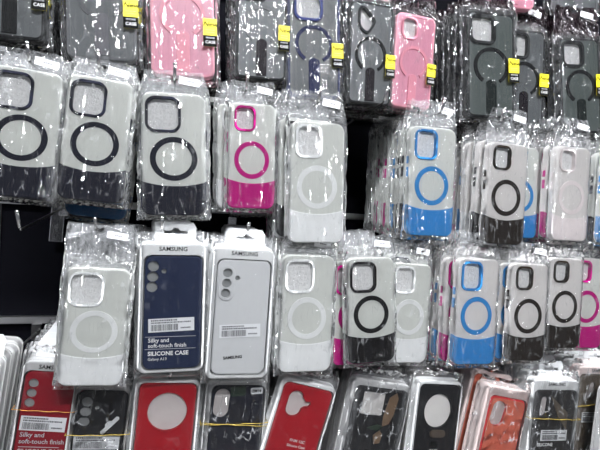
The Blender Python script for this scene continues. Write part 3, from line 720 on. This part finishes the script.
# red with round opening
cen, w, h, tl = quad((136, 377), (201, 378), (124, 507), 0.026); LOG.append(('red round', w, h, math.degrees(tl)))
pack(cen, tl, w, h, 'bright red silicone case pack with one big round opening', case='sil_red', tray='tray_white', margin=(0.0055, 0.0045, 0.0052, 0.005),
     holes=[circ(0.0245, 0.0015, h/2-0.0415, 48)], hole_fill='hole_light', rim=(0.0012, 'sil_red'), seed=2, crumple=0.4, hdr=0.010)
behind(cen, tl, w, h, 4, 'red round-opening pack', tray='tray_frost', case=['sil_red', 'sil_black'])
# black with oval opening
cen, w, h, tl = quad((207, 378), (268, 377), (195, 500), 0.030); LOG.append(('oval', w, h, math.degrees(tl)))
cr = []
mk = [('plate', 'green_patch', rotp(arc_rr(0.020, 0.013, 0.003, 3, 0, 0.002, h/2-0.016), 0.1, 0, h/2-0.016), 'leaf', 'dark green printed patch'),
      ('plate', 'price_sticker', rotp(arc_rr(0.0165, 0.0085, 0.002, 3, 0, w/2-0.0145, h/2-0.0155), 0.06, w/2-0.0145, h/2-0.0155), 'paper', 'white price sticker')]
pack(cen, tl, w, h, 'black silicone case pack with a tall oval opening and a small white sticker', case='sil_ink', tray='tray_frost', margin=(0.009, 0.004, 0.0085, 0.004),
     holes=[rotp(arc_rr(0.0205, 0.0385, 0.0101, 10, 0, -w/2+0.0225, h/2-0.0320), -0.06, -w/2+0.0225, h/2-0.032)], hole_fill='hole_light', marks=mk, seed=0, crumple=1.5, wrap=WRAPH, hdr=0.010)
tx = ob('printed_text', text_mesh('PM14', 0.0052, 'black_ink', 0.0001), [o for o in COL.objects if o.name.startswith('price_sticker')][-1], loc=(w/2-0.0145, -0.0084, h/2-0.0155))
OVAL = (cen, tl, w, h)
behind(cen, tl, w, h, 4, 'oval-opening pack', tray='tray_frost', case=['sil_black', 'sil_red'], dx=-0.001)
# red tilted
cen, w, h, tl = quad((283, 376), (338, 385), (243, 496), 0.024, 0.75); LOG.append(('red tilt', w, h, math.degrees(tl)))
hx, hz = -0.0135, h/2-0.0330
pill = rotp(arc_rr(0.0215, 0.0350, 0.0105, 8, 0, hx, hz), 0.0, hx, hz)
nose = [(hx+0.0085, hz+0.0110), (hx+0.0150, hz+0.0050), (hx+0.0210, hz+0.0065), (hx+0.0225, hz+0.0030), (hx+0.0200, hz-0.0010), (hx+0.0150, hz-0.0020), (hx+0.0107, hz-0.0060)]
pk = [p for p in pill if not (p[0] > hx+0.008 and hz-0.0065 < p[1] < hz+0.0115)]
i0 = max(range(len(pk)), key=lambda i: (pk[i][0] > hx+0.005 and pk[i][1] < hz, pk[i][1] if pk[i][1] < hz else -9))
pk = pk[i0+1:]+pk[:i0+1]
HP = pk + nose[::-1]
mk = [('text', 'FNM 12C', 0.006, -h/2+0.0850, 0.0055, 'white_ink', 0.00005, 'CENTER', 'case', 0), ('text', 'Silicone Case', 0.006, -h/2+0.0780, 0.0050, 'white_ink', 0.00005, 'CENTER', 'case', 0)]
pack(cen, tl, w, h, 'bright red silicone case pack leaning right, with a pill-shaped camera opening', case='sil_red', tray='tray_white', margin=(0.006, 0.0035, 0.0068, 0.004),
     holes=[HP], hole_fill='hole_light', rim=(0.001, 'sil_darkred'), marks=mk, seed=1, crumple=0.5, hdr=0.010)
behind(cen+Vector((0.004, 0, 0.002)), tl, w, h, 5, 'leaning red pack', tray='tray_smoke', case=['sil_red', 'sil_black'], dx=0.001)
# black with square opening
cen, w, h, tl = quad((353, 378), (411, 382), (326, 500), 0.026, 0.8); LOG.append(('square', w, h, math.degrees(tl)))
sq = arc_rr(0.0345, 0.0330, 0.0020, 3, 0, -0.0085, h/2-0.0335)
kr = [(0.0150, h/2-0.022), (0.0250, h/2-0.014), (0.0290, h/2-0.022), (0.0255, h/2-0.047), (0.0200, h/2-0.060), (0.0110, h/2-0.064), (0.0100, h/2-0.050)][::-1]
kr2 = [(0.000, h/2-0.078), (0.009, h/2-0.070), (0.014, h/2-0.076), (0.012, h/2-0.088), (0.003, h/2-0.090)][::-1]
lf = [(-0.012, h/2-0.068), (0.004, h/2-0.062), (0.012, h/2-0.064), (0.003, h/2-0.071)][::-1]
mk = [('plate', 'kraft_scrap', kr, 'kraft', 'crumpled brown kraft paper scrap'), ('plate', 'kraft_scrap', kr2, 'kraft', 'small brown kraft paper scrap'), ('plate', 'leaf_print', lf, 'leaf', 'dark green printed leaf')]
pack(cen, tl, w, h, 'black silicone case pack with a square opening and brown paper inside', case='sil_black', tray='tray_frost', margin=(0.006, 0.004, 0.010, 0.004),
     holes=[sq], hole_fill='hole_white', marks=mk, seed=2, crumple=1.3, wrap=WRAPH, hdr=0.012)
behind(cen+Vector((0, 0, 0.0)), tl, w, h, 5, 'square-opening pack', tray='tray_smoke', case=['sil_char', 'sil_black'], dx=-0.001, dz=0.0035)
# black with round opening
cen, w, h, tl = quad((416, 379), (461, 380), (403, 484), 0.022, 0.8); LOG.append(('round black', w, h, math.degrees(tl)))
mk = [('plate', 'finger_slot', arc_rr(0.026, 0.011, 0.0054, 8, 0, 0.004, h/2-0.078), 'slot_brown', 'brown tinted oval slot'),
      ('plate', 'lower_slot', arc_rr(0.012, 0.010, 0.002, 3, 0, 0.000, h/2-0.095), 'black_ink'),
      ('text', 'CASE', 0.000, h/2-0.1035, 0.0060, 'white_ink', 0.0001, 'CENTER', 'case', 0)]
pack(cen, tl, w, h, 'black silicone case pack with one big round opening and grey packs stacked behind', case='sil_black', tray='tray_white', margin=(0.0055, 0.0025, 0.0055, 0.004),
     holes=[circ(0.0225, 0.0008, h/2-0.0445, 44, 0.0250)], hole_fill='hole_white', marks=mk, seed=0, crumple=0.8, hdr=0.010)
behind(cen, tl, w, h, 7, 'black round-opening pack', tray='tray_smoke', case=['sil_black', 'sil_char'], dz=0.0065, dx=-0.0015, pitch=0.0175)
# coral
cen, w, h, tl = quad((484, 385), (527, 386), (458, 492), 0.010, 0.85); LOG.append(('coral', w, h, math.degrees(tl)))
hl = rotp(arc_rr(0.0240, 0.0370, 0.011, 8, 0, -0.012, h/2-0.040), -0.12, -0.012, h/2-0.040)
mk = [('plateh', 'orange_back', arc_rr(w-0.0185, h-0.0245, 0.007, 7, 0, 0.00225, -0.0055), [inset(hl, -0.001)], 'sil_coral'), ('text', 'SILICONE COVER', 0.0, h/2-0.0825, 0.0046, 'strip_plum', 0.0001, 'CENTER', 'case', 0), ('text', 'PHONE', -0.006, h/2-0.0895, 0.0040, 'strip_plum', 0.0001, 'CENTER', 'case', 0)]
pack(cen, tl, w, h, 'coral orange silicone case in a thick clear pack, bottom row', case='sil_coralrim', tray='tray_rose', margin=(0.0085, 0.004, 0.0150, 0.004), t=0.026,
     holes=[hl], hole_fill='hole_light', rim=(0.001, 'sil_coral'), marks=mk, seed=1, crumple=1.6, wrap=WRAPH, hdr=0.008)
behind(cen+Vector((-0.003, 0.0065, 0.013)), tl, w, h, 5, 'coral pack', tray='tray_rose', case=['sil_coral', 'sil_red'], pitch=0.0265, t=0.024, margin=(0.006, 0.004, 0.008, 0.004), dx=-0.001, droop=0.03)
# charcoal samsung
cen, w, h, tl = quad((529, 377), (576, 380), (520, 487), 0.020, 0.7); LOG.append(('charcoal', w, h, math.degrees(tl)))
pl = rotp(arc_rr(0.0120, 0.0300, 0.0050, 5, 0, -0.0205, h/2-0.0420), -0.1, -0.0205, h/2-0.042)
mk = [('text', 'SAMSUNG', 0.000, h/2-0.0068, 0.0072, 'black_ink', 0.00012, 'CENTER', 'tray', 0), ('bar', 0.003, h/2-0.0880, 0.050, 0.0170, 0.0),
      ('plate', 'crease_panel', [(-0.010, h/2-0.024), (0.026, h/2-0.052), (0.026, h/2-0.080), (0.008, h/2-0.058)], 'sil_taupe', 'brownish translucent triangle'),
      ('text', 'SILICONE', -0.012, h/2-0.103, 0.0070, 'white_ink', 0.0002, 'CENTER', 'case', 0)]
pack(cen, tl, w, h, 'charcoal silicone case pack with a punched white hanger tab, bottom row right', case='sil_char', tray='tray_white', margin=(0.0055, 0.0055, 0.0165, 0.005),
     holes=[pl], hole_fill='hole_light', tab=(0.046, 0.026, 0.001, 1), marks=mk, seed=2, crumple=1.2, wrap=WRAPH, hdr=0.010)
CHA = (cen, tl, w, h)
behind(cen, tl, w, h, 5, 'charcoal pack', tray='tray_white', case=['sil_navy', 'sil_white'], tab=(0.046, 0.026, 0.001, 1), dz=0.0035, dx=-0.0015)
# taupe samsung
cen, w, h, tl = quad((574, 364), (615, 367), (567, 470), 0.040, 0.7)
pl = rotp(arc_rr(0.0110, 0.0280, 0.0050, 5, 0, -0.0130, h/2-0.0400), -0.3, -0.0130, h/2-0.040)
mk = [('text', 'SAMSUNG', 0.000, h/2-0.0068, 0.0070, 'grey_ink', 0.0002, 'CENTER', 'tray', 0), ('bar', -0.006, h/2-0.0850, 0.046, 0.0170, 0.0)]
pack(cen, tl, w, h, 'taupe brown silicone case pack right of the charcoal one, near the right edge', case='sil_taupe', tray='tray_rose', margin=(0.0050, 0.0050, 0.0130, 0.005),
     holes=[pl], hole_fill='hole_light', tab=(0.050, 0.026, 0.006, 1), marks=mk, seed=0, crumple=1.2, wrap=WRAPH, hdr=0.010)
TAU = (cen, tl, w, h)
behind(cen, tl, w, h, 4, 'taupe pack', tray='tray_white', case=['sil_white', 'sil_taupe'], tab=(0.050, 0.026, 0.006, 1), dz=0.002, dx=-0.001)
# corner pack
cen, w, h, tl = quad((603, 386), (648, 390), (590, 492), 0.006, 0.7)
mk = [('bar', -0.020, h/2-0.046, 0.030, 0.012, 0.0)]
pack(cen, tl, w, h, 'navy silicone case pack cut off by the lower right corner', case='sil_navy', tray='tray_frost', marks=mk, seed=1, crumple=1.0, hdr=0.012, tab=(0.046, 0.024, 0, 1))

# ---- rubber bands
def band(C, zc, label, m, slope=0.0, r=0.00055, depth=0.040, yf=-0.0115, wrapw=0.0035, double=None):
    cen, tl, w, h = C
    e = placed('rubber_band', cen, tl); tag(e, label, 'rubber band')
    X = w/2+wrapw; bm = bmesh.new()
    for k, (zo, sl) in enumerate([(0, slope)] + ([double] if double else [])):
        P = []
        for i in range(13): x = -X+2*X*i/12; P.append((x, yf-0.0012*math.sin(PI*i/12), zc+zo+sl*x+0.0004*math.sin(i*1.7)))
        for i in range(1, 4): P.append((X, yf+depth*i/4, zc+zo+sl*X))
        for i in range(7): x = X-2*X*i/6; P.append((x, yf+depth, zc+zo+sl*x))
        for i in range(1, 4): P.append((-X, yf+depth*(1-i/4), zc+zo-sl*X))
        tube(bm, P, r, 6, True)
    ob('loop', mesh('loop', bm, m, True), e)
band(RED, RED[3]/2-0.0585, 'thin orange rubber band round the dark red three-hole pack', 'rubber_orange', 0.0, r=0.0004)
band(BLK, BLK[3]/2-0.0600, 'yellow rubber band round the black three-hole pack', 'rubber_yellow', 0.02, r=0.0005)
band(OVAL, OVAL[3]/2-0.0590, 'doubled yellow rubber band round the black oval-opening pack', 'rubber_yellow', -0.07, r=0.0005, double=(0.0010, 0.01))
band(CHA, CHA[3]/2-0.0605, 'yellow rubber band round the charcoal pack with white hanger tab', 'rubber_yellow', -0.03, r=0.0005)
band(TAU, TAU[3]/2-0.0610, 'yellow rubber band round the taupe brown pack', 'rubber_yellow', 0.10, r=0.0005)

# ---- hooks
for px, py, d in ((27, 43, 'in front of the top left corner case'), (98, 51, 'below the all-grey stand case'), (175, 64, 'below the large pink stand case'), (248, 74, 'below the plum kickstand case'),
                  (321, 88, 'below the navy framed stand case'), (445, 99, 'above the second row blue case'), (505, 109, 'above the second row black case'), (559, 118, 'above the pearl white case')):
    hook(px, py, 'chrome display hook with upturned tip '+d, Yt=-0.016, tipf=0.010)
hook(388, 88, 'chrome display hook carrying nothing, its dark rod crossing the black panel, second row', Yt=-0.010, droop=0.0)
hook(17, 212, 'empty chrome display hook over the black panel at the left', Yt=-0.012, up=0.020, droop=0.14)
for px, py, d in ((95, 219, 'above the third row left white case'), (162, 218, 'through the tab of the navy silicone pack'), (249, 224, 'through the tab of the white silicone pack'), (429, 242, 'above the third row right white case'),
                  (590, 243, 'above the third row magenta case')):
    hook(px, py, 'chrome display hook with upturned tip '+d, Yt=-0.014, up=0.014)
for px, py, d in ((170, 374, 'above the red round-opening pack'), (254, 374, 'above the oval-opening pack'), (319, 371, 'behind the leaning red pack'), (380, 369, 'above the square-opening pack'),
                  (441, 371, 'above the black round-opening pack'), (497, 368, 'above the coral pack'), (554, 361, 'through the tab of the charcoal pack'), (612, 368, 'above the lower right corner pack'), (-14, 370, 'above the lower left edge pack'), (56, 352, 'above the dark red pack')):
    hook(px, py, 'chrome display hook with upturned tip '+d, Yt=0.008, up=0.010)

# ---- clear tag holder on the rail under the empty hook
p = at(57, 224, 0.194); e = placed('hanging_tag_holder', p, math.radians(2)); tag(e, 'clear plastic tag holder hanging below the empty hook', 'tag holder')
bm = bmesh.new(); slab(bm, arc_rr(0.018, 0.055, 0.001, 2), (), -0.001, 0.001); ob('clear_sleeve', mesh('clear_sleeve', bm, film('clear_sleeve_plastic', opaque=0.03, refl=1.2, facet=(0.05, 0.05), crease=0.1)), e)
bm = bmesh.new(); tube(bm, [(-0.009, 0, -0.027), (-0.009, 0, 0.027), (0.009, 0, 0.027), (0.009, 0, -0.027)], 0.0007, 6, True); ob('sleeve_edge', mesh('sleeve_edge', bm, 'dim_ink'), e)

# ------------------------------------------------------------------ light and view
W = bpy.data.worlds.new('shop'); SC.world = W; W.use_nodes = True
W.node_tree.nodes['Background'].inputs[0].default_value = (0.86, 0.90, 1.0, 1); W.node_tree.nodes['Background'].inputs[1].default_value = WORLD
SC.view_settings.view_transform = 'Standard'; SC.view_settings.look = 'None'; SC.view_settings.gamma = 1; SC.view_settings.exposure = EXPO
SC.view_settings.use_curve_mapping = False
SC.cycles.transparent_max_bounces = 40; SC.cycles.max_bounces = 6; SC.cycles.diffuse_bounces = 3; SC.cycles.glossy_bounces = 3
for l in LOG: print(l)
